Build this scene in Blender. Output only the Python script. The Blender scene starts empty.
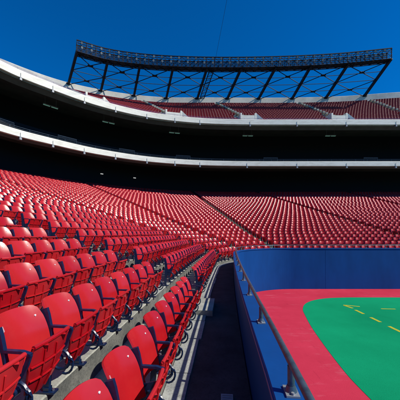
import bpy, math, random
import numpy as np
random.seed(7); rng = np.random.default_rng(7)
C = bpy.context.scene.collection
EYE = 3.9                                   # eye height above the playing field
rad = math.radians

# ------------------------------------------------------------------ materials
def mat(name, col, rough=.6, spec=.5, metal=0.0):
    m = bpy.data.materials.new(name); m.use_nodes = True
    b = m.node_tree.nodes['Principled BSDF']
    b.inputs['Base Color'].default_value = (*col, 1)
    b.inputs['Roughness'].default_value = rough
    b.inputs['Specular IOR Level'].default_value = spec
    b.inputs['Metallic'].default_value = metal
    return m
def nodes(m): return m.node_tree.nodes, m.node_tree.links, m.node_tree.nodes['Principled BSDF']
def noise(m, scale, detail=6, rough=.6, coord='Object', stretch=None):
    N, L, b = nodes(m)
    tc = N.new('ShaderNodeTexCoord'); n = N.new('ShaderNodeTexNoise')
    n.inputs['Scale'].default_value = scale; n.inputs['Detail'].default_value = detail; n.inputs['Roughness'].default_value = rough
    src = tc.outputs[coord]
    if stretch:
        mp = N.new('ShaderNodeMapping'); mp.inputs['Scale'].default_value = stretch
        L.new(src, mp.inputs[0]); src = mp.outputs[0]
    L.new(src, n.inputs['Vector']); return n.outputs['Fac']
def ramp(m, fac, stops):
    N, L, b = nodes(m); r = N.new('ShaderNodeValToRGB')
    while len(r.color_ramp.elements) < len(stops): r.color_ramp.elements.new(.5)
    for e, (p, c) in zip(r.color_ramp.elements, stops): e.position = p; e.color = (*c, 1)
    L.new(fac, r.inputs[0]); return r.outputs[0]
def mixc(m, fac, a, b_, mode='MIX'):
    N, L, b = nodes(m); x = N.new('ShaderNodeMix'); x.data_type = 'RGBA'; x.blend_type = mode
    for sock, v in ((x.inputs[0], fac), (x.inputs[6], a), (x.inputs[7], b_)):
        if isinstance(v, (int, float)): sock.default_value = v
        elif isinstance(v, tuple): sock.default_value = (*v, 1)
        else: L.new(v, sock)
    return x.outputs[2]
def base(m, out): m.node_tree.links.new(out, nodes(m)[2].inputs['Base Color'])
def bump(m, fac, strength, dist=.01):
    N, L, b = nodes(m); bp = N.new('ShaderNodeBump'); bp.inputs['Strength'].default_value = strength; bp.inputs['Distance'].default_value = dist
    L.new(fac, bp.inputs['Height']); L.new(bp.outputs[0], b.inputs['Normal'])
def roughvar(m, fac, lo, hi):
    N, L, b = nodes(m); r = N.new('ShaderNodeMapRange'); r.inputs[3].default_value = lo; r.inputs[4].default_value = hi
    L.new(fac, r.inputs[0]); L.new(r.outputs[0], b.inputs['Roughness'])

RED = (.385, .0042, .0095); RED_OLD = (.49, .017, .021)
def red_plastic(name, attr):
    m = mat(name, RED, .3, .32 if attr else .45)
    N, L, b = nodes(m)
    if attr:
        a = N.new('ShaderNodeAttribute'); a.attribute_name = 'fade'; rnd = a.outputs['Fac']
    else:
        rnd = N.new('ShaderNodeObjectInfo').outputs['Random']
    c = mixc(m, rnd, RED, RED_OLD)
    n = noise(m, 9, 5)
    c = mixc(m, ramp(m, n, [(.45, (0, 0, 0)), (.8, (.25, .25, .25))]), c, (.52, .036, .036))
    d = noise(m, 34, 8, .75)
    c = mixc(m, ramp(m, d, [(.25, (.3, .3, .3)), (.40, (0, 0, 0))]), c, (.12, .01, .015))
    base(m, c); roughvar(m, noise(m, 14, 6), .23 + .03 * attr, .32 + .03 * attr)
    bump(m, noise(m, 120, 3), .06, .002)
    return m
M_SEAT = red_plastic('seat_red_plastic', False)
M_SEATS = red_plastic('seat_red_plastic_mass', True)
M_SEAT_DIM = mat('seat_red_dimmed', (.30, .012, .016), .5, .3)  # upper-deck seats: their weaker sunlight is put into a darker red
M_NAVY = mat('navy_enamel', (.008, .028, .115), .34, .6)
base(M_NAVY, ramp(M_NAVY, noise(M_NAVY, 30, 6), [(.3, (.003, .011, .042)), (.6, (.004, .018, .068)), (.8, (.012, .035, .09))]))
M_STEEL = mat('bolt_steel', (.6, .6, .6), .3, .5, .9)
M_PLATE = mat('number_plate', (.62, .42, .42), .4)
M_STUD = mat('white_stud', (.8, .76, .74), .35)

def concrete(name, lo, hi, sc=1.6, stain=.5):
    m = mat(name, hi, .88, .25)
    a = noise(m, sc, 8, .7); f = noise(m, 42, 6, .7)
    c = ramp(m, a, [(.34, lo), (.62, hi)])
    c = mixc(m, ramp(m, f, [(.30, (stain,) * 3), (.52, (0, 0, 0))]), c, tuple(v * .45 for v in lo))
    c = mixc(m, ramp(m, noise(m, 7, 4, .5), [(.62, (0, 0, 0)), (.74, (.4,) * 3)]), c, tuple(v * .55 for v in lo))
    base(m, c); bump(m, f, .35, .01)
    return m
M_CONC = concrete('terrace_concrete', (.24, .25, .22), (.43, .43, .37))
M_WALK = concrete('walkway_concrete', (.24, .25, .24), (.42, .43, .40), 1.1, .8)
M_RISER = concrete('dark_riser_concrete', (.10, .105, .10), (.22, .222, .20), 2.2, .8)  # risers get a darker concrete than the treads
M_ASPH_SHADE = concrete('asphalt_and_stair_shade', (.034, .036, .038), (.072, .074, .076), 1.5, .6)  # real asphalt on the walkway; painted shade on the far aisle stairs
M_SOFFIT = concrete('soffit_concrete', (.10, .10, .09), (.16, .155, .14), .5)  # soffit tone lowered to carry the shade under the decks
M_DARK = mat('concourse_shade', (.012, .012, .014), .9, .2)  # near-black colour paints in the shade below the decks
M_WHITE = mat('white_painted_concrete', (.80, .79, .74), .6)
base(M_WHITE, ramp(M_WHITE, noise(M_WHITE, .8, 8, .7, stretch=(1, 1, 4)), [(.3, (.70, .66, .54)), (.55, (.90, .86, .74))]))
M_PARA = concrete('parapet_concrete', (.52, .50, .44), (.74, .72, .64), .35, .3)
M_BLUE = mat('blue_wall_paint', (.006, .075, .40), .6, .18)
_n = noise(M_BLUE, .7, 7, .7, stretch=(1, 1, .35))
_c = ramp(M_BLUE, _n, [(.3, (.0015, .043, .18)), (.65, (.002, .060, .245))])
_c = mixc(M_BLUE, ramp(M_BLUE, noise(M_BLUE, 16, 9, .8), [(.62, (0, 0, 0)), (.72, (.3,) * 3)]), _c, (.02, .10, .28))
base(M_BLUE, _c); bump(M_BLUE, noise(M_BLUE, 22, 6), .15, .01)
M_RAIL = mat('rail_steel', (.20, .27, .33), .38, .5, .55)
base(M_RAIL, ramp(M_RAIL, noise(M_RAIL, 12, 8, .7), [(.3, (.05, .075, .10)), (.6, (.115, .16, .20))]))
M_TOWER = mat('tower_steel', (.004, .009, .022), .6, .3)
M_GALV = mat('galvanised_steel', (.30, .31, .32), .5, .5, .4)
M_LAMP = mat('floodlight_glass', (.26, .30, .32), .15)
M_VIOLET = mat('edge_paint', (.16, .12, .30), .6)
M_TRACK = mat('red_track', (.62, .035, .085), .85, .08)
_a = noise(M_TRACK, .35, 8, .65); _b = noise(M_TRACK, 1.3, 10, .74, stretch=(.45, 1.5, 1)); _d = noise(M_TRACK, 55, 4)
_c = ramp(M_TRACK, _a, [(.3, (.48, .024, .050)), (.7, (.61, .040, .076))])
_c = mixc(M_TRACK, ramp(M_TRACK, _b, [(.56, (0, 0, 0)), (.78, (.5,) * 3)]), _c, (.70, .24, .28))
_c = mixc(M_TRACK, ramp(M_TRACK, noise(M_TRACK, 2.2, 6, .7, stretch=(2.6, .5, 1)), [(.30, (.5,) * 3), (.42, (0, 0, 0))]), _c, (.36, .014, .04))
_c = mixc(M_TRACK, ramp(M_TRACK, _d, [(.3, (.4,) * 3), (.5, (0, 0, 0))]), _c, (.34, .015, .04))
base(M_TRACK, _c); bump(M_TRACK, _d, .4, .01)
M_TURF = mat('green_turf', (.006, .27, .105), .9, .04)
_a = noise(M_TURF, .3, 8, .6); _d = noise(M_TURF, 70, 4)
_c = ramp(M_TURF, _a, [(.3, (.003, .235, .098)), (.7, (.006, .325, .138))])
_c = mixc(M_TURF, ramp(M_TURF, _d, [(.3, (.45,) * 3), (.52, (0, 0, 0))]), _c, (.002, .16, .065))
base(M_TURF, _c); bump(M_TURF, _d, .5, .015)
M_YEL = mat('yellow_line_paint', (.62, .50, .015), .8, .2)
base(M_YEL, ramp(M_YEL, noise(M_YEL, 30, 7, .8), [(.36, (.10, .33, .06)), (.52, (.52, .45, .02))]))
M_GROUND = concrete('outer_ground', (.10, .10, .095), (.16, .16, .15), .1)
M_GLOW = mat('strip_light', (.3, .5, .45), .5)
_bs = nodes(M_GLOW)[2]; _bs.inputs['Emission Color'].default_value = (.35, .8, .62, 1); _bs.inputs['Emission Strength'].default_value = .15
M_GLOWW = mat('bulkhead_light', (.7, .7, .65), .5)
_bs = nodes(M_GLOWW)[2]; _bs.inputs['Emission Color'].default_value = (1, .97, .9, 1); _bs.inputs['Emission Strength'].default_value = .35

# ------------------------------------------------------------------ helpers
class MB:
    def __init__(s): s.v = []; s.f = []; s.mi = []; s.n = 0
    def add(s, v, f, mi=0):
        v = np.asarray(v, float); s.v.append(v)
        for q in f: s.f.append(tuple(i + s.n for i in q)); s.mi.append(mi)
        s.n += len(v)
    def box(s, c, size, ax=None, mi=0):
        c = np.asarray(c, float); h = np.asarray(size, float) / 2
        A = np.eye(3) if ax is None else np.asarray(ax, float)
        v = [c + A[0] * h[0] * x + A[1] * h[1] * y + A[2] * h[2] * z for x in (-1, 1) for y in (-1, 1) for z in (-1, 1)]
        s.add(v, [(0, 1, 3, 2), (4, 6, 7, 5), (0, 4, 5, 1), (2, 3, 7, 6), (0, 2, 6, 4), (1, 5, 7, 3)], mi)
    def tube(s, pts, r, n=8, mi=0, caps=True, sq=None):
        pts = np.asarray(pts, float); k = len(pts)
        t = np.gradient(pts, axis=0); t /= np.linalg.norm(t, axis=1)[:, None] + 1e-12
        rr = np.broadcast_to(np.asarray(r, float), (k,))
        up = np.array([0, 0, 1.]); vs = []
        for i in range(k):
            u = up if abs(t[i] @ up) < .95 else np.array([0, 1., 0])
            a = np.cross(t[i], u); a /= np.linalg.norm(a); b = np.cross(a, t[i])
            for j in range(n):
                g = 2 * math.pi * (j + .5) / n
                if sq is None: vs.append(pts[i] + rr[i] * (a * math.cos(g) + b * math.sin(g)))
                else: vs.append(pts[i] + a * sq[0] * (1 if math.cos(g) > 0 else -1) + b * sq[1] * (1 if math.sin(g) > 0 else -1))
        f = [(i * n + j, i * n + (j + 1) % n, (i + 1) * n + (j + 1) % n, (i + 1) * n + j) for i in range(k - 1) for j in range(n)]
        if caps: f += [tuple(range(n))[::-1], tuple((k - 1) * n + j for j in range(n))]
        s.add(vs, f, mi)
    def bar(s, pts, hw, hh, mi=0): s.tube(pts, 1, 4, mi, True, (hw, hh))
    def loft(s, A, B, mi=0, flip=False):
        A = np.asarray(A, float); B = np.asarray(B, float); n = len(A)
        f = [(i, i + 1, n + i + 1, n + i) for i in range(n - 1)]
        if flip: f = [q[::-1] for q in f]
        s.add(np.vstack([A, B]), f, mi)
    def sweep(s, rings, closed=True, mi=0):
        # rings: list of curves (profile corners) each an n x 3 polyline
        k = len(rings)
        for i in range(k if closed else k - 1): s.loft(rings[i], rings[(i + 1) % k], mi)
    def arrays(s): return np.vstack(s.v), s.f, s.mi
    def build(s, name, mats, parent=None, smooth=False, coll=True):
        v = np.vstack(s.v)
        me = bpy.data.meshes.new(name); me.from_pydata(v.tolist(), [], s.f); me.update()
        for m in (mats if isinstance(mats, (list, tuple)) else [mats]): me.materials.append(m)
        me.polygons.foreach_set('material_index', s.mi)
        if smooth:
            me.polygons.foreach_set('use_smooth', [True] * len(me.polygons))
            if smooth is not True: me.set_sharp_from_angle(angle=rad(smooth))
        me.update()
        o = bpy.data.objects.new(name, me); C.objects.link(o)
        if parent: o.parent = parent
        return o
def empty(name, loc=(0, 0, 0), rz=0):
    o = bpy.data.objects.new(name, None); C.objects.link(o); o.location = loc; o.rotation_euler = (0, 0, rz); o.empty_display_size = .1
    return o
def tag(o, label=None, cat=None, group=None, kind=None):
    if label: o['label'] = label
    if cat: o['category'] = cat
    if group: o['group'] = group
    if kind: o['kind'] = kind
    return o
def crv(pts, n=16):                          # Catmull-Rom through control points
    p = np.asarray(pts, float); p = np.vstack([2 * p[0] - p[1], p, 2 * p[-1] - p[-2]]); out = []
    for i in range(1, len(p) - 2):
        for t in np.linspace(0, 1, n, endpoint=False):
            a, b, c, d = p[i - 1:i + 3]
            out.append(.5 * (2 * b + (c - a) * t + (2 * a - 5 * b + 4 * c - d) * t * t + (3 * b - a - 3 * c + d) * t ** 3))
    out.append(p[-2]); return np.array(out)
def normals(P):
    t = np.gradient(P, axis=0); t /= np.linalg.norm(t, axis=1)[:, None]
    return np.stack([-t[:, 1], t[:, 0]], 1)
def off(P, d): return P + normals(P) * d
def z3(P, z): return np.column_stack([P, np.broadcast_to(np.asarray(z, float) + EYE, (len(P),))])
def length(P): return np.r_[0, np.cumsum(np.linalg.norm(np.diff(P, axis=0), axis=1))]

# ------------------------------------------------------------------ plan of the bowl (x right, y ahead; heights relative to the eye)
def wall_line():
    pts = []; f = lambda y: .47 + .075 * y + (.002 * y * y if y > 0 else 0) - .022 * max(0, 1.9 - y) * (y > -3) - .108 * (y <= -3)
    for y in np.linspace(-16, 14.2, 90): pts.append((f(y), y))
    x0, y0 = pts[-1]; th0 = math.atan(.075 + .004 * 14.2); R = 4.6
    cx, cy = x0 + R * math.cos(th0), y0 - R * math.sin(th0)
    for th in np.linspace(th0, math.pi / 2, 40)[1:]: pts.append((cx - R * math.cos(th), cy + R * math.sin(th)))
    xe, ye = pts[-1]
    for x in np.linspace(xe, 62, 90)[1:]: pts.append((x, ye))
    return np.array(pts)
W = wall_line(); WS = length(W); WN = normals(W)
def wp(s, d):                                # point at arc position s on the wall line, d metres behind it
    x = np.interp(s, WS, W[:, 0]); y = np.interp(s, WS, W[:, 1]); nx = np.interp(s, WS, WN[:, 0]); ny = np.interp(s, WS, WN[:, 1])
    h = np.hypot(nx, ny); nx, ny = nx / h, ny / h
    return np.array([x + nx * d, y + ny * d]), np.array([nx, ny])
Y0S = float(np.interp(0, W[:90, 1], WS[:90]))   # arc position abreast of the camera
TREAD, RISE, D1, TOP1, SEAT_H = .84, .25, 1.30, -.90, .82
NROW = 35
def row_d(k): return D1 + TREAD * k
def row_floor(k): return (-.94 if k == 0 else -.87 + RISE * k if k > 0 else -1.15) - SEAT_H
WALK_Z = -1.92; WALL_TOP = -1.05; RAIL_Z = -.85

# ------------------------------------------------------------------ setting
def sheet(name, poly, z, m):
    b = MB(); b.add([(x, y, z) for x, y in poly], [tuple(range(len(poly)))]); o = b.build(name, m); tag(o, kind='structure'); return o
sheet('ground', [(-900, -900), (900, -900), (900, 900), (-900, 900)], -.05, M_GROUND)
Wf = off(W, -.02)
sheet('warning_track', list(map(tuple, Wf[::-1])) + [(Wf[0, 0], -30), (62, -30)], 0, M_TRACK)
turf = crv([(4.0, -28), (4.0, -10), (4.0, 2), (4.0, 6.1), (4.12, 7.74), (4.55, 10.4), (4.95, 12.2), (5.3, 13.4), (5.95, 14.5), (7.0, 15.3), (8.5, 15.68), (12, 15.72), (30, 15.72), (62, 15.72)], 14)
sheet('turf_field', [(62, -28)] + list(map(tuple, turf[::-1])), .006, M_TURF)
b = MB()
def dash(x0, y0, x1, y1, w=.12):
    d = np.array([x1 - x0, y1 - y0]); d /= np.linalg.norm(d); n = np.array([-d[1], d[0]]) * w / 2
    b.add([(x0 + n[0], y0 + n[1], .011), (x1 + n[0], y1 + n[1], .011), (x1 - n[0], y1 - n[1], .011), (x0 - n[0], y0 - n[1], .011)], [(3, 2, 1, 0)])
for i in range(14): dash(7.86 + .012 * i, 13.15 - i * 1.15, 7.87 + .012 * i, 12.5 - i * 1.15, .14)
dash(7.75, 14.0, 7.9, 13.45, .14); dash(7.75, 14.05, 8.45, 13.75, .12)
for i in range(10): dash(9.3 + 1.5 * i, 13.35 - .05 * i, 10.0 + 1.5 * i, 13.3 - .05 * i, .10)
tag(b.build('field_marking', M_YEL), kind='structure')

# walkway: floor behind the wall, slabs with joints along the seat side
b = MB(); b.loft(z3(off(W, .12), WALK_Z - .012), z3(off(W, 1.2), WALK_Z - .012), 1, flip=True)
s = 8.0
while s < WS[-1] - 2:
    L = 1.05 + .12 * math.sin(s * 3)
    jit = random.uniform(-.025, .03)
    for d0, d1 in ((.86 + jit, 1.16),):
        q = [wp(s + .006, d0)[0], wp(s + L - .006, d0)[0], wp(s + L - .006, d1)[0], wp(s + .006, d1)[0]]
        zt = WALK_Z + EYE + .012 + random.uniform(-.004, .004)
        b.add([(*p, zt) for p in q] + [(*p, zt - .06) for p in q], [(0, 1, 2, 3), (0, 4, 5, 1), (1, 5, 6, 2), (2, 6, 7, 3), (3, 7, 4, 0)])
    s += L
wk = b.build('walkway', [M_WALK, M_ASPH_SHADE]); tag(wk, kind='structure')

# ------------------------------------------------------------------ field wall with its cap
fw = empty('field_wall', (*W[60], 0))
def under(o, p): o.parent = p; o.matrix_parent_inverse = p.matrix_basis.inverted(); return o
def part(mb, name, m, p, smooth=False): return under(mb.build(name, m, None, smooth), p)
tag(fw, 'tall blue padded wall curving around the red track and green turf', 'wall')
b = MB(); ins = .10
b.loft(z3(off(W, -.10), -EYE - .04), z3(off(W, -.10), WALL_TOP - .06)); b.loft(z3(off(W, ins), WALL_TOP - .06), z3(off(W, ins), -EYE - .04))
seams = [39.2, 48.2, 57.2, 66.2]
part(b, 'wall_face', M_BLUE, fw)
b = MB()
for s in seams:
    p, n = wp(s, -.103); t = np.array([n[1], -n[0]])
    b.box((*p, (WALL_TOP - .07 - EYE) / 2 + EYE), (.015, .006, EYE + WALL_TOP - .09), [(t[0], t[1], 0), (n[0], n[1], 0), (0, 0, 1)])
part(b, 'seam_strip', M_BLUE, fw)
b = MB(); zt = WALL_TOP
R = [z3(off(W, d), z) for d, z in ((-.13, zt - .06), (-.13, zt - .008), (-.122, zt), (.112, zt), (.12, zt - .008), (.12, zt - .06))]
b.sweep(R); part(b, 'wall_cap', M_BLUE, fw)
b = MB(); R = [z3(off(W, d), z) for d, z in ((.121, zt - .055), (.121, zt - .025), (.126, zt - .025), (.126, zt - .055))]; b.sweep(R)
part(b, 'edge_strip', M_VIOLET, fw)

# guard rail standing on the cap
gr = empty('guard_rail', (*W[60], WALL_TOP + EYE))
tag(gr, 'grey steel pipe railing on short posts along the blue wall top', 'railing')
b = MB(); Wr = crv(W[::3], 4); b.tube(z3(Wr, RAIL_Z), .024, 14); part(b, 'top_rail', M_RAIL, gr, True)
s = Y0S + .37 - 1.35 * 3
while s < WS[-1] - 1:
    p, n = wp(s, 0); t = (n[1], -n[0], 0); b = MB()
    b.tube([(*p, WALL_TOP + EYE + .008), (*p, RAIL_Z + EYE - .024)], .0235, 12)
    b.tube([(*p, WALL_TOP + EYE + .012), (*p, WALL_TOP + EYE + .05)], [.04, .027], 12)
    po = part(b, 'post', M_RAIL, gr, 40)
    b = MB(); A = [t, (n[0], n[1], 0), (0, 0, 1)]
    b.box((*p, WALL_TOP + EYE + .007), (.125, .085, .012), A)
    for q in (-1, 1):
        c = np.array([p[0], p[1], WALL_TOP + EYE + .017]) + np.array(t) * .045 * q
        b.tube([c - (0, 0, .006), c + (0, 0, .010)], .011, 6)
    bp = b.build('base_plate', M_GALV); bp.parent = po; bp.matrix_parent_inverse = (gr.matrix_basis @ po.matrix_parent_inverse).inverted()
    s += 1.35

# ------------------------------------------------------------------ the stand
st = empty('stadium_stand', (-14, 30, 0))
tag(st, 'white edged double deck stadium stand curving behind the banks of red seats', 'stand')
b = MB()
idx = W
for k in range(NROW):
    e = row_d(k) - .13; zf = row_floor(k); zp = row_floor(k - 1) if k else WALK_Z - .05
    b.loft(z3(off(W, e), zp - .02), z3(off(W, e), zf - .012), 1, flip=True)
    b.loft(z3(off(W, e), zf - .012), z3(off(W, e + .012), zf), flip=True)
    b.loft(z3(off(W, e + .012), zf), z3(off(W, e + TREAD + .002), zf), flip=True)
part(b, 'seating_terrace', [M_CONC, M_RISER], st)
AISLE = [(Y0S - 9.2, 0), (Y0S + 6.28, 0), (31.2, 0), (33.45, .0), (35.9, 0), (48.8, -.26), (58.8, -.03), (69, 0)]
def aisle_s(i, d):
    s0, g = AISLE[i]; return s0 + g * d + ((.045 * max(0, 5 - d) * 2) if i in (3, 4) else 0)
def kappa(s):                                # how much longer a row is than the wall line at arc s
    return (1 / 4.6) if WS[89] < s < WS[128] else .004 if s < WS[89] and s > 16 else 0
for i in range(len(AISLE)):
    b = MB()
    for k in range(NROW):
        e = row_d(k) - .13; s = aisle_s(i, e); p, n = wp(s, e + TREAD - .14); t = (n[1], -n[0], 0)
        b.box((*p, row_floor(k) + EYE + .062), (1.0 if i == 1 else .66, .28, .124), [t, (n[0], n[1], 0), (0, 0, 1)])
        if i >= 3:
            p, n = wp(s, e + TREAD / 2); b.box((*p, row_floor(k) + EYE + .02), (.80, TREAD + .03, .06), [(n[1], -n[0], 0), (n[0], n[1], 0), (0, 0, 1)])  # dark sheet over each tread, painting in the aisle's shade
    if i == 1:
        p, n = wp(Y0S + 6.55, .93); b.box((*p, WALK_Z + EYE + .055), (1.15, .46, .13), [(n[1], -n[0], 0), (n[0], n[1], 0), (0, 0, 1)])
    part(b, 'aisle_stair', M_ASPH_SHADE if i >= 3 else M_CONC, st)  # far stairs: shade on the concrete is put into the dark colour
B = off(W, row_d(NROW - 1) + TREAD)
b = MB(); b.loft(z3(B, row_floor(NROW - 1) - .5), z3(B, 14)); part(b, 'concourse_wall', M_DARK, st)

ML = crv([(-24, -12), (-24, 2), (-23.8, 12), (-23, 20.5), (-20.7, 26.9), (-17.8, 30.8), (-13.5, 35), (-7.4, 38.5), (0, 40.4), (7.9, 40.95), (15.8, 41), (23.6, 41), (31.5, 41), (45, 41), (62, 41), (95, 40)])
UL = crv([(-25, -12), (-25, 2), (-24.8, 12.5), (-24, 21.3), (-21.5, 28), (-18.5, 32), (-14, 36.4), (-7.7, 40), (0, 42), (8.2, 42.55), (16.4, 42.6), (24.5, 42.6), (32.8, 42.6), (47, 42.6), (62, 42.6), (95, 42)])
PL = crv([(-39, -12), (-39, 4), (-39, 18), (-38.5, 30), (-36.5, 39), (-33, 44.2), (-26.6, 50), (-18, 53.9), (-8.6, 56), (2, 56.2), (12, 56.3), (21, 56.2), (31, 55.6), (44, 53.8), (60, 53.4), (95, 53)])
MZ, UZ = 10.5, 17.7
def fascia(L, z, h, name):
    b = MB(); R = [z3(off(L, d), zz) for d, zz in ((0, z), (-.02, z + .03), (-.02, z + h - .05), (.0, z + h), (.30, z + h), (.30, z))]; b.sweep(R)
    part(b, name, M_WHITE, st)
fascia(ML, MZ + .05, .75, 'mezzanine_fascia'); fascia(UL, UZ + .05, .85, 'upper_fascia')
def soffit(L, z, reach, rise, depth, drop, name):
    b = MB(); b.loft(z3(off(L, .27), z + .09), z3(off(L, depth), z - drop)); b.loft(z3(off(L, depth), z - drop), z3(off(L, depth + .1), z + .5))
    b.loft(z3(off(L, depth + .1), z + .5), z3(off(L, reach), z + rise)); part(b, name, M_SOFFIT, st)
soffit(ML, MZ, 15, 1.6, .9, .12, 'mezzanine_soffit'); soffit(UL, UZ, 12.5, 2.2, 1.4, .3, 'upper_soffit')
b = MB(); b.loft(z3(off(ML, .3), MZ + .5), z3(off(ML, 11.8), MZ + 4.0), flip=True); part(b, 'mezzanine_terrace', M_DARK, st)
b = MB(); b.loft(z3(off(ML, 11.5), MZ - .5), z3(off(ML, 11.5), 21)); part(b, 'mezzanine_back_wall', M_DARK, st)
NU = 17
def upper(f): return UL + (PL - UL) * f
b = MB(); zf0, zf1 = UZ + .25, 27.15
for k in range(NU):
    f0, f1 = (k + .35) / (NU + .6), (k + 1.35) / (NU + .6); za = zf0 + (zf1 - zf0) * k / (NU - 1); zb = za - (zf1 - zf0) / (NU - 1)
    b.loft(z3(upper(f0), zb if k else za - .3), z3(upper(f0), za), flip=True); b.loft(z3(upper(f0), za), z3(upper(f1), za), flip=True)
part(b, 'upper_terrace', M_CONC, st)
b = MB(); R = [z3(off(PL, d), z) for d, z in ((-.25, 26.7), (-.25, 29.15), (-.2, 29.2), (.2, 29.2), (.2, 26.7))]; b.sweep(R, False); part(b, 'parapet', M_PARA, st)
b = MB(); b.loft(z3(off(PL, .21), 29.1), z3(off(PL, .9), -EYE)); part(b, 'outer_wall', M_PARA, st)
# fascia rails
def fascia_rail(L, z, hs, step, name, m):
    b = MB(); Lr = off(L, .12)
    for h in hs: b.tube(z3(Lr[::2], z + h), .015, 5)
    ls = length(Lr); s = .5
    while s < ls[-1]:
        x, y = np.interp(s, ls, Lr[:, 0]), np.interp(s, ls, Lr[:, 1]); b.tube([(x, y, z + EYE - .02), (x, y, z + EYE + max(hs))], .014, 5); s += step
    part(b, name, m, st)
fascia_rail(ML, MZ + .80, (.16, .34), 1.9, 'fascia_rail', M_RAIL); fascia_rail(UL, UZ + .90, (.12, .25), 1.9, 'fascia_rail', M_VIOLET)
def along(L, s):
    ls = length(L); n = normals(L); return np.array([np.interp(s, ls, L[:, 0]), np.interp(s, ls, L[:, 1])]), np.array([np.interp(s, ls, n[:, 0]), np.interp(s, ls, n[:, 1])])
def s_at_x(L, x):
    i = np.argmin(np.abs(L[:, 0] - x) + (L[:, 1] < 20) * 100); return length(L)[i]
# raised frames on the mezzanine rail
for x in (-20.6, -16.4, -10.2, -2.2, 11.4, 27.0, 38):
    p, n = along(off(ML, .12), s_at_x(ML, x)); t = np.array([n[1], -n[0]]); b = MB(); z = MZ + EYE + .80
    a, c = p - t * 1.1, p + t * 1.1
    b.tube([(*a, z), (*a, z + .62), (*c, z + .62), (*c, z)], .02, 5); b.tube([(*a, z + .48), (*c, z + .48)], .014, 5)
    part(b, 'rail_frame', M_RAIL, st)
# brackets with drain pipes under both fascias
for L, z, h in ((ML, MZ + .05, .75), (UL, UZ + .05, .85)):
    for xm in (-19.7, -17.5, -15.0, -11.8, -8.0, -4.0, 0, 7.65, 15.4, 23.2, 31.0, 38.8):
        s = s_at_x(L, xm * (1.04 if L is UL else 1)); p, n = along(L, s); t = (n[1], -n[0], 0); A = [t, (n[0], n[1], 0), (0, 0, 1)]; b = MB()
        c = np.array([p[0] + n[0] * .02, p[1] + n[1] * .02, z + EYE])
        b.box(c + (0, 0, -.20), (.22, .30, .26), A); b.box(c + (0, 0, -.02), (.32, .30, .03), A)
        pc = c + np.array([-n[0], -n[1], 0]) * .075
        b.tube([pc + (0, 0, -.1), pc + (0, 0, h * .6)], .022, 6)
        part(b, 'drain_bracket', M_GALV, st)
# stair openings in the upper deck
def upoint(x_lip, f, side=0):
    i = np.argmin(np.abs(UL[:, 0] - x_lip) + (UL[:, 1] < 20) * 100); p = UL[i] + (PL[i] - UL[i]) * f
    t = UL[min(i + 1, len(UL) - 1)] - UL[i - 1]; t /= np.linalg.norm(t); return p + t * side, t, i
def uz(f): return zf0 + (zf1 - zf0) * (f * (NU + .6) - .35) / (NU - 1)
VOM = [-13.6, -3.2, 9.4, 24.4, 38]
for x in VOM:
    f0 = .15; p, t, i = upoint(x, f0); n = np.array([-t[1], t[0]]); b = MB(); zb = uz(f0) + EYE; A = [(t[0], t[1], 0), (n[0], n[1], 0), (0, 0, 1)]
    def V(u, w, z): return (p[0] + t[0] * u + n[0] * w, p[1] + t[1] * u + n[1] * w, zb + z)
    for u in (-1.25, 1.25):                  # cheek walls, level tops running back into the slope
        b.add([V(u - .13, 0, -.6), V(u + .13, 0, -.6), V(u + .13, 0, 1.35), V(u - .13, 0, 1.35), V(u - .13, 3.2, 1.2), V(u + .13, 3.2, 1.2), V(u + .13, 3.2, 1.75), V(u - .13, 3.2, 1.75)],
              [(0, 1, 2, 3), (3, 2, 6, 7), (0, 3, 7, 4), (1, 5, 6, 2), (4, 7, 6, 5)])
    b.add([V(-1.12, .02, -.6), V(1.12, .02, -.6), V(1.12, .02, .95), V(-1.12, .02, .95), V(-1.12, .2, .95), V(1.12, .2, .95)], [(0, 1, 2, 3), (3, 2, 5, 4)])
    b.add([V(1.38, .02, -.6), V(3.6, -.6, -.9), V(1.38, .02, 1.3), V(1.38, .25, 1.3), V(3.6, -.35, -.9)], [(0, 1, 2), (2, 1, 4, 3)])
    part(b, 'stair_opening', M_WHITE, st)
    b = MB()
    for k in range(4, NU):
        f = (k + .9) / (NU + .6); q, t2, _ = upoint(x, f); n2 = np.array([-t2[1], t2[0]])
        b.box((*q, uz(f) + EYE + .12), (.40, 1.3, .30), [(t2[0], t2[1], 0), (n2[0], n2[1], 0), (0, 0, 1)])
    part(b, 'aisle_stair', M_CONC, st)

# strip lights hung under the upper soffit and bulkhead lights on the concourse wall
for x, lab in ((-20.6, 'dim green strip light under upper deck, leftmost of the soffit lights'), (-14.4, 'dim green strip light under upper deck, second soffit light from left'), (-4.7, 'dim green strip light under upper deck, third soffit light from left'),
               (8.7, 'dim green strip light under upper deck, fourth soffit light from left'), (23.6, 'dim green strip light under upper deck, rightmost of the soffit lights')):
    p, n = along(off(UL, 4.2), s_at_x(off(UL, 4.2), x)); t = (n[1], -n[0], 0); A = [t, (n[0], n[1], 0), (0, 0, 1)]
    zs = 17.68; top_ = UZ + .5 + (2.2 - .5) * (4.2 - 1.5) / 11
    r = empty('strip_light', (*p, zs + EYE - .35)); tag(r, lab, 'light', 'strip lights under the upper deck')
    b = MB(); b.box((*p, zs + EYE - .14), (1.9, .24, .12), A)
    for q in (-.7, .7): b.tube([(p[0] + t[0] * q, p[1] + t[1] * q, zs + EYE - .1), (p[0] + t[0] * q, p[1] + t[1] * q, top_ + EYE + .02)], .02, 5)
    part(b, 'housing', M_GALV, r)
    b = MB()
    for q in (-.5, .5):
        b.box((p[0] + t[0] * q, p[1] + t[1] * q, zs + EYE - .23), (.82, .17, .055), A)
    part(b, 'diffuser', M_GLOW, r)
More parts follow.
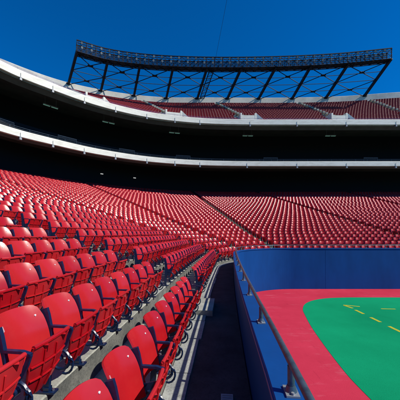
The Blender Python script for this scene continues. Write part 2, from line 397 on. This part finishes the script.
for s_, lab in ((33.85, 'small white bulkhead light on dark concourse wall, left one of two'), (34.55, 'small white bulkhead light on dark concourse wall, right one of two')):
    p, n = wp(s_, row_d(NROW - 1) + TREAD - .06); A = [(n[1], -n[0], 0), (n[0], n[1], 0), (0, 0, 1)]
    b = MB(); b.box((*p, 9.35 + EYE), (.42, .06, .15), A); b.box((p[0] - n[0] * .04, p[1] - n[1] * .04, 9.35 + EYE), (.34, .04, .10), A)
    tag(b.build('bulkhead_light', M_GLOWW), lab, 'light', 'bulkhead lights on the concourse wall')

# ------------------------------------------------------------------ lighting rig leaning over the parapet
rig = empty('lighting_rig', (0, 56, 29.2 + EYE)); tag(rig, 'long dark steel floodlight truss on slanted posts above the upper deck', 'lighting rig')
FT = [(68, 76.5), (101, 107.5), (133, 140), (166, 172), (196, 207), (227.5, 241), (259, 275), (291, 310), (326, 347), (362.5, 390)]
bases, tops = [], []; RZ = (179, 172, 166.5, 164, 163.5, 163.5, 164, 165.5, 168, 172)
PD = PL
for xb, xt in FT:
    i = np.argmin(np.abs(PD[:, 0] / np.maximum(PD[:, 1], 1) - (xb - 200) / 260) + (PD[:, 1] < 30) * 10); p = PD[i]; n = normals(PD)[i]
    bases.append((p[0], p[1], 28.9 + EYE)); Yt = p[1] - 6.7 * n[1]; tops.append(((xt - 200) / 260 * Yt, Yt, RZ[len(tops)] * Yt / 260 + EYE))
bases = np.array(bases); tops = np.array(tops)
tops[:, 0] = np.polyval(np.polyfit(range(10), tops[:, 0], 4), range(10)); tops[:, 1] = np.polyval(np.polyfit(range(10), tops[:, 1], 4), range(10)); tops[:, 2] = np.polyval(np.polyfit(range(10), tops[:, 2], 3), range(10))
print(np.round(bases, 2).tolist(), np.round(tops, 2).tolist())
for a, c in zip(bases, tops):
    b = MB(); d = c - a; b.bar([a - d * .03, c + d * .06], .19, .24); b.box(a, (.8, .8, .4)); part(b, 'post', M_TOWER, rig)
T = crv(tops, 10)
TN = normals(T[:, :2]); TN3 = np.column_stack([TN, np.zeros(len(T))])
for f in (.27, .5, .73):
    b = MB(); b.tube(crv(bases + (tops - bases) * f, 6), .065, 6); part(b, 'cross_rail', M_RAIL, rig)
for i in range(9):
    for lo, hi in ((.0, .5), (.5, 1.0)):
        b = MB(); P = lambda j, f: bases[j] + (tops[j] - bases[j]) * f
        b.tube([P(i, lo), P(i + 1, hi)], .07, 5); b.tube([P(i, hi), P(i + 1, lo)], .07, 5)
        m = (P(i, lo) + P(i, hi) + P(i + 1, lo) + P(i + 1, hi)) / 4; d = P(i + 1, lo) - P(i, lo); d /= np.linalg.norm(d); u = tops[i] - bases[i]; u /= np.linalg.norm(u)
        b.box(m, (.95, .42, .05), [d, u, np.cross(d, u)]); part(b, 'cross_brace', M_TOWER, rig)
H = 1.85
def tp(dn, z): return T + TN3 * dn + np.array([0, 0, z])
b = MB()
for dn in (-.7, .7):
    for z in (0, .35, .70, 1.08, 1.45, H): b.tube(tp(dn, z), .085 if z in (0, H) else .055, 6)
b.tube(tp(-.7, H + .12), .03, 5)
ls = length(T[:, :2]); k = 0; s = 0.02
while s < ls[-1]:
    q = lambda ss, dn, z: np.array([np.interp(ss, ls, T[:, 0]) + np.interp(ss, ls, TN[:, 0]) * dn, np.interp(ss, ls, T[:, 1]) + np.interp(ss, ls, TN[:, 1]) * dn, np.interp(ss, ls, T[:, 2]) + z])
    b.tube([q(s, -.7, 0), q(s, -.7, H + .12)], .05, 5); b.tube([q(s, .7, 0), q(s, .7, H)], .05, 5)
    for z in (0, H): b.tube([q(s, -.7, z), q(s, .7, z)], .045, 5)
    e = min(s + 1.55, ls[-1] - .01)
    z0, z1 = ((.35, H) if k % 2 else (H, .35))
    for dn in (-.7, .7):
        b.tube([q(s, dn, z0), q(e, dn, z1)], .04, 5); b.tube([q(s, dn, z1), q(e, dn, z0)], .03, 5)
        h_ = (s + e) / 2; b.tube([q(h_, dn, 0), q(h_, dn, H)], .035, 5)
        for za, zb in ((.35, 1.08), (1.08, H)): b.tube([q(s, dn, za), q(h_, dn, zb)], .022, 4); b.tube([q(h_, dn, zb), q(e, dn, za)], .022, 4)
    b.tube([q(s, -.7, 0), q(e, .7, 0)], .04, 5); b.tube([q(s, .7, 0), q(e, -.7, 0)], .03, 5)
    k += 1; s += 1.55
b.sweep([tp(-.55, .05), tp(-.55, .11), tp(.6, .11), tp(.6, .05)])
part(b, 'truss', M_TOWER, rig)
nl = 0; s = .75
while s < ls[-1] - .3 and nl < 98:
    for z in (.68, 1.45):
        b = MB(); c = q(s + random.uniform(-.06, .06), -.95, z); n2 = np.array([np.interp(s, ls, TN[:, 0]), np.interp(s, ls, TN[:, 1]), 0]); ax = -n2 + np.array([random.uniform(-.25, .25), random.uniform(-.15, .15), -.45]); ax /= np.linalg.norm(ax)
        b.tube([c - ax * .22, c - ax * .12, c + ax * .10, c + ax * .14], [.06, .13, .21, .22], 10, 0, True)
        b.tube([c + ax * .141, c + ax * .15], [.19, .19], 10, 1); b.bar([c + (0, 0, -.3), c + (0, 0, .3)], .02, .03)
        part(b, 'floodlight', [M_TOWER, M_LAMP], rig); nl += 1
    s += 1.58
b = MB(); a0 = bases[4] + np.array([1.0, -.1, .0]); a1 = tops[4] + np.array([1.1, 0, .2])
u = (a1 - a0) / np.linalg.norm(a1 - a0); sd = np.array([.42, .0, 0])
for q_ in (-1, 1): b.bar([a0 + sd * q_, a1 + sd * q_], .06, .09)
for j in range(18):
    m = a0 + (a1 - a0) * (j + .5) / 18; b.tube([m - sd, m + sd], .04, 5)
    if j % 2: b.tube([m - sd, m + sd + (a1 - a0) / 18], .03, 5)
part(b, 'ladder', M_TOWER, rig)
b = MB(); A0 = np.array([2.85, 49.4, 32.6 + EYE]); A1 = np.array([12.3, -10, 60 + EYE]); tt = np.linspace(0, 1, 30)[:, None]
b.tube(A0 + (A1 - A0) * tt, .022, 5); tag(b.build('overhead_cable', M_TOWER), 'thin black cable rising from the floodlight truss into the blue sky', 'cable')

# drain cover on the walkway
b = MB(); p, n = wp(Y0S + 2.95, .40); A = [(n[1], -n[0], 0), (n[0], n[1], 0), (0, 0, 1)]; zc = WALK_Z + EYE + .008
b.box((*p, zc), (.22, .14, .012), A)
for q_ in range(5): b.box((p[0] + n[1] * (-.08 + .04 * q_), p[1] - n[0] * (-.08 + .04 * q_), zc + .008), (.012, .11, .006), A)
tag(b.build('drain_cover', M_GALV), 'small grey metal drain cover set in the shaded walkway', 'drain cover')

# ------------------------------------------------------------------ seats: x towards the field, y along the row, origin on the tread
def grid_shell(fn, nu, nv, th):
    us = np.linspace(-1, 1, nu); vs = np.linspace(0, 1, nv)
    P = np.array([[fn(u, v) for u in us] for v in vs]); du = np.gradient(P, axis=1); dv = np.gradient(P, axis=0)
    n = np.cross(du, dv); n /= np.linalg.norm(n, axis=2)[..., None]
    if n[nv // 2, nu // 2, 0] < 0: n = -n
    Q = P - n * th; m = nu * nv; V = np.vstack([P.reshape(-1, 3), Q.reshape(-1, 3)]); F = []
    for j in range(nv - 1):
        for i in range(nu - 1):
            a = j * nu + i; F.append((a, a + 1, a + nu + 1, a + nu)); F.append((m + a, m + a + nu, m + a + nu + 1, m + a + 1))
    e = [(0, i) for i in range(nu)] + [(j, nu - 1) for j in range(1, nv)] + [(nv - 1, i) for i in range(nu - 2, -1, -1)] + [(j, 0) for j in range(nv - 2, 0, -1)]
    e = [j * nu + i for j, i in e]
    for a, c in zip(e, e[1:] + e[:1]): F.append((a, m + a, m + c, c))
    return V, F
def f_back(u, v):
    hw = .224 - .006 * abs(v - .5); zt = .812 - .030 * abs(u) ** 9; zb = .36
    z = zb + (zt - zb) * v
    x = .105 - .085 * v - .085 * max(0, v - .45) ** 2 * 2.6 + .090 * abs(u) ** 2.3 - .010 * math.sin(math.pi * v)
    return (x, u * hw * (1 - .06 * max(0, v - .85) / .15 * abs(u) ** 3), z)
PAN0, PAN1 = np.array([.195, 0, .19]), np.array([.320, 0, .612])
def f_pan(u, v):
    w = .128 + .080 * min(1, v * 1.5) ** .7; zz = v + .02 * (1 - v)
    p = PAN0 + (PAN1 - PAN0) * zz; bul = .055 * math.sin(math.pi * min(1, .12 + v * .80)) * (1 - .55 * u * u)
    sag = -.05 * (1 - u * u) * max(0, .4 - v)
    return (p[0] + bul * .94 + .015 * v ** 8, u * w, p[2] - bul * .22 + sag)
def pan_at(u, v, h):
    e = 1e-3; p = np.array(f_pan(u, v)); n = np.cross(np.array(f_pan(u + e, v)) - p, np.array(f_pan(u, v + e)) - p); n /= np.linalg.norm(n)
    if n[0] < 0: n = -n
    return p + n * h
b = MB(); V, F = grid_shell(f_back, 17, 13, .014); b.add(V, F)
p = np.array(f_back(.76, .80)); b.tube([p + (-.004, 0, 0), p + (.004, 0, .001), p + (.006, 0, .001)], [.009, .009, .006], 8, 1)
ME_BACK = b
b = MB(); p = np.array(f_back(-.74, .86)); q_ = np.array(f_back(-.74, .72)); up = p - q_; up /= np.linalg.norm(up); r_ = np.array(f_back(-.66, .79)) - np.array(f_back(-.82, .79)); r_ /= np.linalg.norm(r_); c = (p + q_) / 2; nn = np.cross(r_, up)
b.box(c + nn * .003, (.020, .040, .005), [r_, up, nn]); ME_PLATE = b
b = MB(); V, F = grid_shell(f_pan, 13, 13, .012); b.add(V, F)
for v in (.36, .63): b.tube([pan_at(u, v, .007) for u in np.linspace(-.96, .96, 11)], .008, 5)
for u in (-.42, .22): b.tube([pan_at(u, v, .007) for v in np.linspace(.08, .86, 10)], .008, 5)
b.tube([pan_at(u, .985, -.004) for u in np.linspace(-1, 1, 13)], .017, 8)
for u in (-1, 1): b.tube([pan_at(u, v, -.006) for v in np.linspace(.06, .985, 10)], .011, 6)
for u0 in (-.42, .62):                       # stiffening gussets under the front edge
    a = pan_at(u0 - .16, .96, .004); c = pan_at(u0 + .10, .96, .004); d = pan_at(u0 + .13, .78, .002); e = pan_at(u0 - .03, .95, .028); b.add([a, c, d, e], [(0, 3, 1), (1, 3, 2), (0, 2, 3), (0, 1, 2)])
ME_PAN = b
def frame_mb(y):
    b = MB(); P = lambda x, z: (x, y, z)
    b.bar([P(.10, .03), P(.125, .36), P(.125, .58), P(.100, .70), P(.082, .757)], .030, .015)
    b.bar([P(.06, .590), P(.16, .600), P(.28, .598), P(.345, .580)], .016, .010)
    b.bar([P(.337, .58), P(.312, .51), P(.275, .43), P(.19, .34), P(.12, .30)], .010, .016)
    b.tube([P(.235 + .085 * math.cos(g), .30 + .085 * math.sin(g)) for g in np.linspace(-2.4, 2.0, 12)], .015, 6)
    b.tube([P(.275 + .075 * math.cos(g), .265 + .09 * math.sin(g)) for g in np.linspace(-1.9, 1.5, 9)], .011, 6)
    b.tube([(.215, y - .028, .31), (.215, y + .028, .31)], .032, 10)
    b.add([P(.098, .25), P(.125, .25), P(.22, .34), P(.30, .48), P(.115, .44)] + [(x, y + .006, z) for x, z in ((.098, .25), (.125, .25), (.22, .34), (.30, .48), (.115, .44))],
          [(0, 1, 2, 3, 4), (9, 8, 7, 6, 5), (0, 5, 6, 1), (1, 6, 7, 2), (2, 7, 8, 3), (3, 8, 9, 4), (4, 9, 5, 0)])
    b.bar([P(.11, .012), P(.11, .05)], .026, .026)
    b.box(P(.09, .009), (.20, .075, .018))
    for x in (.02, .165): b.tube([P(x, .015), P(x, .034)], .011, 6, 1)
    return b
PITCH = .5
proto = {}
def template(nm, mb, mats, sm):
    o = mb.build(nm, mats, None, sm); C.objects.unlink(o); return o
T_BACK = template('backrest', ME_BACK, [M_SEAT, M_STUD], 50); T_PLATE = template('number_plate', ME_PLATE, M_PLATE, False)
T_PAN = template('seat_pan', ME_PAN, M_SEAT, 40); T_FRAME = template('side_frame', frame_mb(-PITCH / 2), [M_NAVY, M_STEEL], 40); T_END = template('side_frame', frame_mb(PITCH / 2), [M_NAVY, M_STEEL], 40)

# low detail versions for the mass of seats
def lod(level):
    red, navy = MB(), MB()
    if level == 0:
        nu, nv, pu, pv = 9, 7, 7, 6
    elif level == 1: nu, nv, pu, pv = 7, 6, 5, 4
    else: nu, nv, pu, pv = 5, 5, 3, 3
    red.add(*grid_shell(f_back, nu, nv, .02)); red.add(*grid_shell(f_pan, pu, pv, .02))
    y = -PITCH / 2
    navy.box((.11, y, .38), (.06, .032, .74)); navy.box((.21, y, .61), (.30, .045, .025)); navy.bar([(.34, y, .60), (.14, y, .24)], .02, .02)
    if level < 2: navy.tube([(.235 + .085 * math.cos(g), y, .30 + .085 * math.sin(g)) for g in np.linspace(-2.4, 2.0, 6)], .016, 4)
    n = red.n; red.f += [tuple(i + n for i in q) for q in navy.f]; red.mi += [1] * len(navy.f); red.v += navy.v; red.n += navy.n
    return red.arrays()
def full():
    m = MB()
    for src, off_ in ((ME_BACK, 0), (ME_PAN, 0), (frame_mb(-PITCH / 2), 1)):
        v, f, mi = src.arrays(); m.v.append(v); m.f += [tuple(i + m.n for i in q) for q in f]; m.mi += [off_ if a == 0 else 1 for a in mi]; m.n += len(v)
    return m.arrays()
LODS = [full(), lod(1), lod(2)]

# every seat position: (x, y, z, heading, block, row, index in block, count, near)
seats = []
for k in range(NROW):
    d = row_d(k)
    for blk in range(-1, len(AISLE)):
        HW = {1: .62, 2: .36, 3: .36, 4: .36, 5: .38}; hw0 = HW.get(blk, .42); hw1 = HW.get(blk + 1, .42)
        sa = aisle_s(blk, d) if blk >= 0 else 2.0; sb = aisle_s(blk + 1, d) if blk + 1 < len(AISLE) else WS[-1] - 1
        ss = np.linspace(sa, sb, 400); pts = np.array([wp(s_, d)[0] for s_ in ss]); ls2 = length(pts); tot = ls2[-1]
        n = int((tot - hw0 - hw1) / PITCH)
        if n < 1: continue
        pt = PITCH if blk < 1 else (tot - hw0 - hw1) / n
        if blk == 0: q0 = tot - hw1 - PITCH * n
        else: q0 = hw0
        for j in range(n):
            s_ = np.interp(q0 + pt * (j + .5), ls2, ss); p, nn = wp(s_, d)
            seats.append((p[0], p[1], row_floor(k), math.atan2(-nn[1], -nn[0]), blk, k, j, n))
upper_seats = []
for k in range(NU):
    f = (k + 1.0) / (NU + .6); Lk = upper(f); ls2 = length(Lk); nk = normals(Lk); s_ = .4
    vx = [upoint(x, f)[0] for x in VOM]; z = zf0 + (zf1 - zf0) * k / (NU - 1)
    while s_ < ls2[-1] - .3:
        p = np.array([np.interp(s_, ls2, Lk[:, 0]), np.interp(s_, ls2, Lk[:, 1])]); nn = np.array([np.interp(s_, ls2, nk[:, 0]), np.interp(s_, ls2, nk[:, 1])]); s_ += PITCH
        gap = 1.7 if 1 <= k <= 5 else .5
        if any(np.hypot(*(p - v)) < gap for v in vx): continue
        upper_seats.append((p[0], p[1], z, math.atan2(-nn[1], -nn[0])))
F_, YH = 260.0, 233.0
def proj(x, y, z): return 200 + F_ * x / y, YH - F_ * z / y
def in_frame(x, y, z):
    if y < .75: return False
    ok = False
    for zz in (z + .1, z + .5, z + .8):
        u, v = proj(x, y, zz)
        if -3 - 60 / y < u < 403 and 0 < v < 403 + 90 / y: ok = True
    return ok
vis = [s_ for s_ in seats if in_frame(*s_[:3])]
vis.sort(key=lambda s_: math.hypot(s_[0], s_[1]))
near = vis[:300]; near_set = set(map(id, near))
ORD = 'first second third fourth fifth sixth seventh eighth ninth tenth eleventh twelfth thirteenth fourteenth fifteenth sixteenth seventeenth eighteenth nineteenth twentieth'.split()
TENS = {20: 'twenty', 30: 'thirty', 40: 'forty', 50: 'fifty'}
def ordn(i):
    if i < 20: return ORD[i]
    i += 1; t_, u_ = i // 10 * 10, i % 10
    return TENS[t_] + '-' + ORD[u_ - 1] if u_ else {30: 'thirtieth', 40: 'fortieth'}.get(t_, 'fiftieth')
def put(tmpl, parent):
    o = tmpl.copy(); C.objects.link(o); o.parent = parent; return o
for (x, y, z, h, blk, k, j, n) in near:
    r = empty('stadium_chair', (x, y, z + EYE), h)
    if blk <= 0: lab = f"red folding seat, {ordn(k)} row from the walkway, {ordn(n - 1 - j)} before the nearest stairs"
    elif blk == 1: lab = f"red folding seat, {ordn(k)} row from the walkway, {ordn(j)} past the nearest stairs"
    else: lab = f"red folding seat, {ordn(k)} row from the walkway, {ordn(j)} past the far stair aisle"
    tag(r, lab, 'seat', 'red folding stadium seats')
    bk = put(T_BACK, r); put(T_PLATE, bk) if random.random() < .55 else None; pn = put(T_PAN, r); put(T_FRAME, r)
    pn.rotation_euler = (0, random.gauss(0, .025) + (random.uniform(.05, .10) if random.random() < .06 else 0), 0)
    if j == n - 1: put(T_END, r)

# the remaining thousands as one mass
Vs, Fs, Ms, Fade, nv = [], [], [], [], 0
rest = [(s_, 0) for s_ in seats if id(s_) not in near_set] + [((*s_, 0, 0, 0, 0), 1) for s_ in upper_seats]
kept = 0
for s_, up_ in rest:
    x, y, z, h = s_[:4]
    if y < -3 or abs(x) > .95 * max(y, 0) + 7: continue
    dist = math.hypot(x, y); v, f, mi = LODS[0 if dist < 5 else 1 if dist < 26 else 2]
    h += random.gauss(0, .022); c, sn = math.cos(h), math.sin(h)
    vv = v.copy(); vv[:, 0] += random.gauss(0, .004)
    Vs.append(np.column_stack([vv[:, 0] * c - vv[:, 1] * sn + x, vv[:, 0] * sn + vv[:, 1] * c + y, vv[:, 2] + z + EYE]))
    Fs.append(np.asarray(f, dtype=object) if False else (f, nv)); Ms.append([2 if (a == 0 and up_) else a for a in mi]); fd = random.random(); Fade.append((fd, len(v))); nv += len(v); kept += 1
print('seats', len(seats), 'upper', len(upper_seats), 'visible', len(vis), 'mass', kept)
V = np.vstack(Vs); loops, starts, tot = [], [], 0
cache = {}
for f, o_ in Fs:
    key = id(f)
    if key not in cache:
        fl = np.concatenate([np.array(q) for q in f]); ln = np.array([len(q) for q in f]); cache[key] = (fl, ln)
    fl, ln = cache[key]; loops.append(fl + o_); starts.append(ln)
loops = np.concatenate(loops); lens = np.concatenate(starts); st_ = np.r_[0, np.cumsum(lens)[:-1]]
me = bpy.data.meshes.new('stadium_chairs'); me.vertices.add(len(V)); me.vertices.foreach_set('co', V.ravel())
me.loops.add(len(loops)); me.loops.foreach_set('vertex_index', loops.astype(np.int32)); me.polygons.add(len(lens)); me.polygons.foreach_set('loop_start', st_.astype(np.int32))
me.materials.append(M_SEATS); me.materials.append(M_NAVY); me.materials.append(M_SEAT_DIM)
me.polygons.foreach_set('material_index', np.concatenate([np.array(m) for m in Ms]).astype(np.int32))
me.polygons.foreach_set('use_smooth', np.ones(len(lens), bool))
at = me.attributes.new('fade', 'FLOAT', 'POINT'); at.data.foreach_set('value', np.concatenate([np.full(n_, f_) for f_, n_ in Fade]).astype(np.float32))
me.update(calc_edges=True); me.validate(); me.set_sharp_from_angle(angle=rad(50))
o = bpy.data.objects.new('stadium_chairs', me); C.objects.link(o)
tag(o, 'thousands of red folding seats filling the distant banks of the stand', 'seats', None, 'stuff')

# ------------------------------------------------------------------ light, sky, camera
SUN = np.array([1, -.33, 1.08]); SUN /= np.linalg.norm(SUN)
elev = math.asin(SUN[2]); az = math.atan2(SUN[0], SUN[1])
w = bpy.data.worlds.new('World'); bpy.context.scene.world = w; w.use_nodes = True
N, L = w.node_tree.nodes, w.node_tree.links; bg = N['Background']
sk = N.new('ShaderNodeTexSky'); sk.sky_type = 'NISHITA'; sk.sun_disc = False; sk.sun_elevation = elev; sk.sun_rotation = az
sk.air_density = 1.0; sk.dust_density = .1; sk.ozone_density = 4.0; sk.altitude = 500
mx = N.new('ShaderNodeMix'); mx.data_type = 'RGBA'; mx.blend_type = 'MULTIPLY'; mx.inputs[0].default_value = 1; mx.inputs[7].default_value = (.008, .84, 1.62, 1)   # polarising filter
L.new(sk.outputs[0], mx.inputs[6]); L.new(mx.outputs[2], bg.inputs[0]); bg.inputs[1].default_value = .08
sl = bpy.data.lights.new('sun', 'SUN'); sl.energy = 4.9; sl.angle = rad(.53); sl.color = (1, .95, .84)
so = bpy.data.objects.new('sun', sl); C.objects.link(so); so.location = (30, -15, 60)
from mathutils import Vector
so.rotation_euler = Vector(SUN).to_track_quat('Z', 'Y').to_euler()
cam = bpy.data.cameras.new('camera'); co = bpy.data.objects.new('camera', cam); C.objects.link(co)
co.location = (0, 0, EYE); co.rotation_euler = (math.pi / 2, 0, 0)
cam.sensor_width = 36; cam.lens = F_ / 400 * 36; cam.shift_y = (YH - 200) / 400; cam.clip_start = .05; cam.clip_end = 4000
sc = bpy.context.scene; sc.camera = co
sc.view_settings.view_transform = 'Standard'; sc.view_settings.look = 'None'; sc.view_settings.exposure = 0; sc.view_settings.gamma = 1
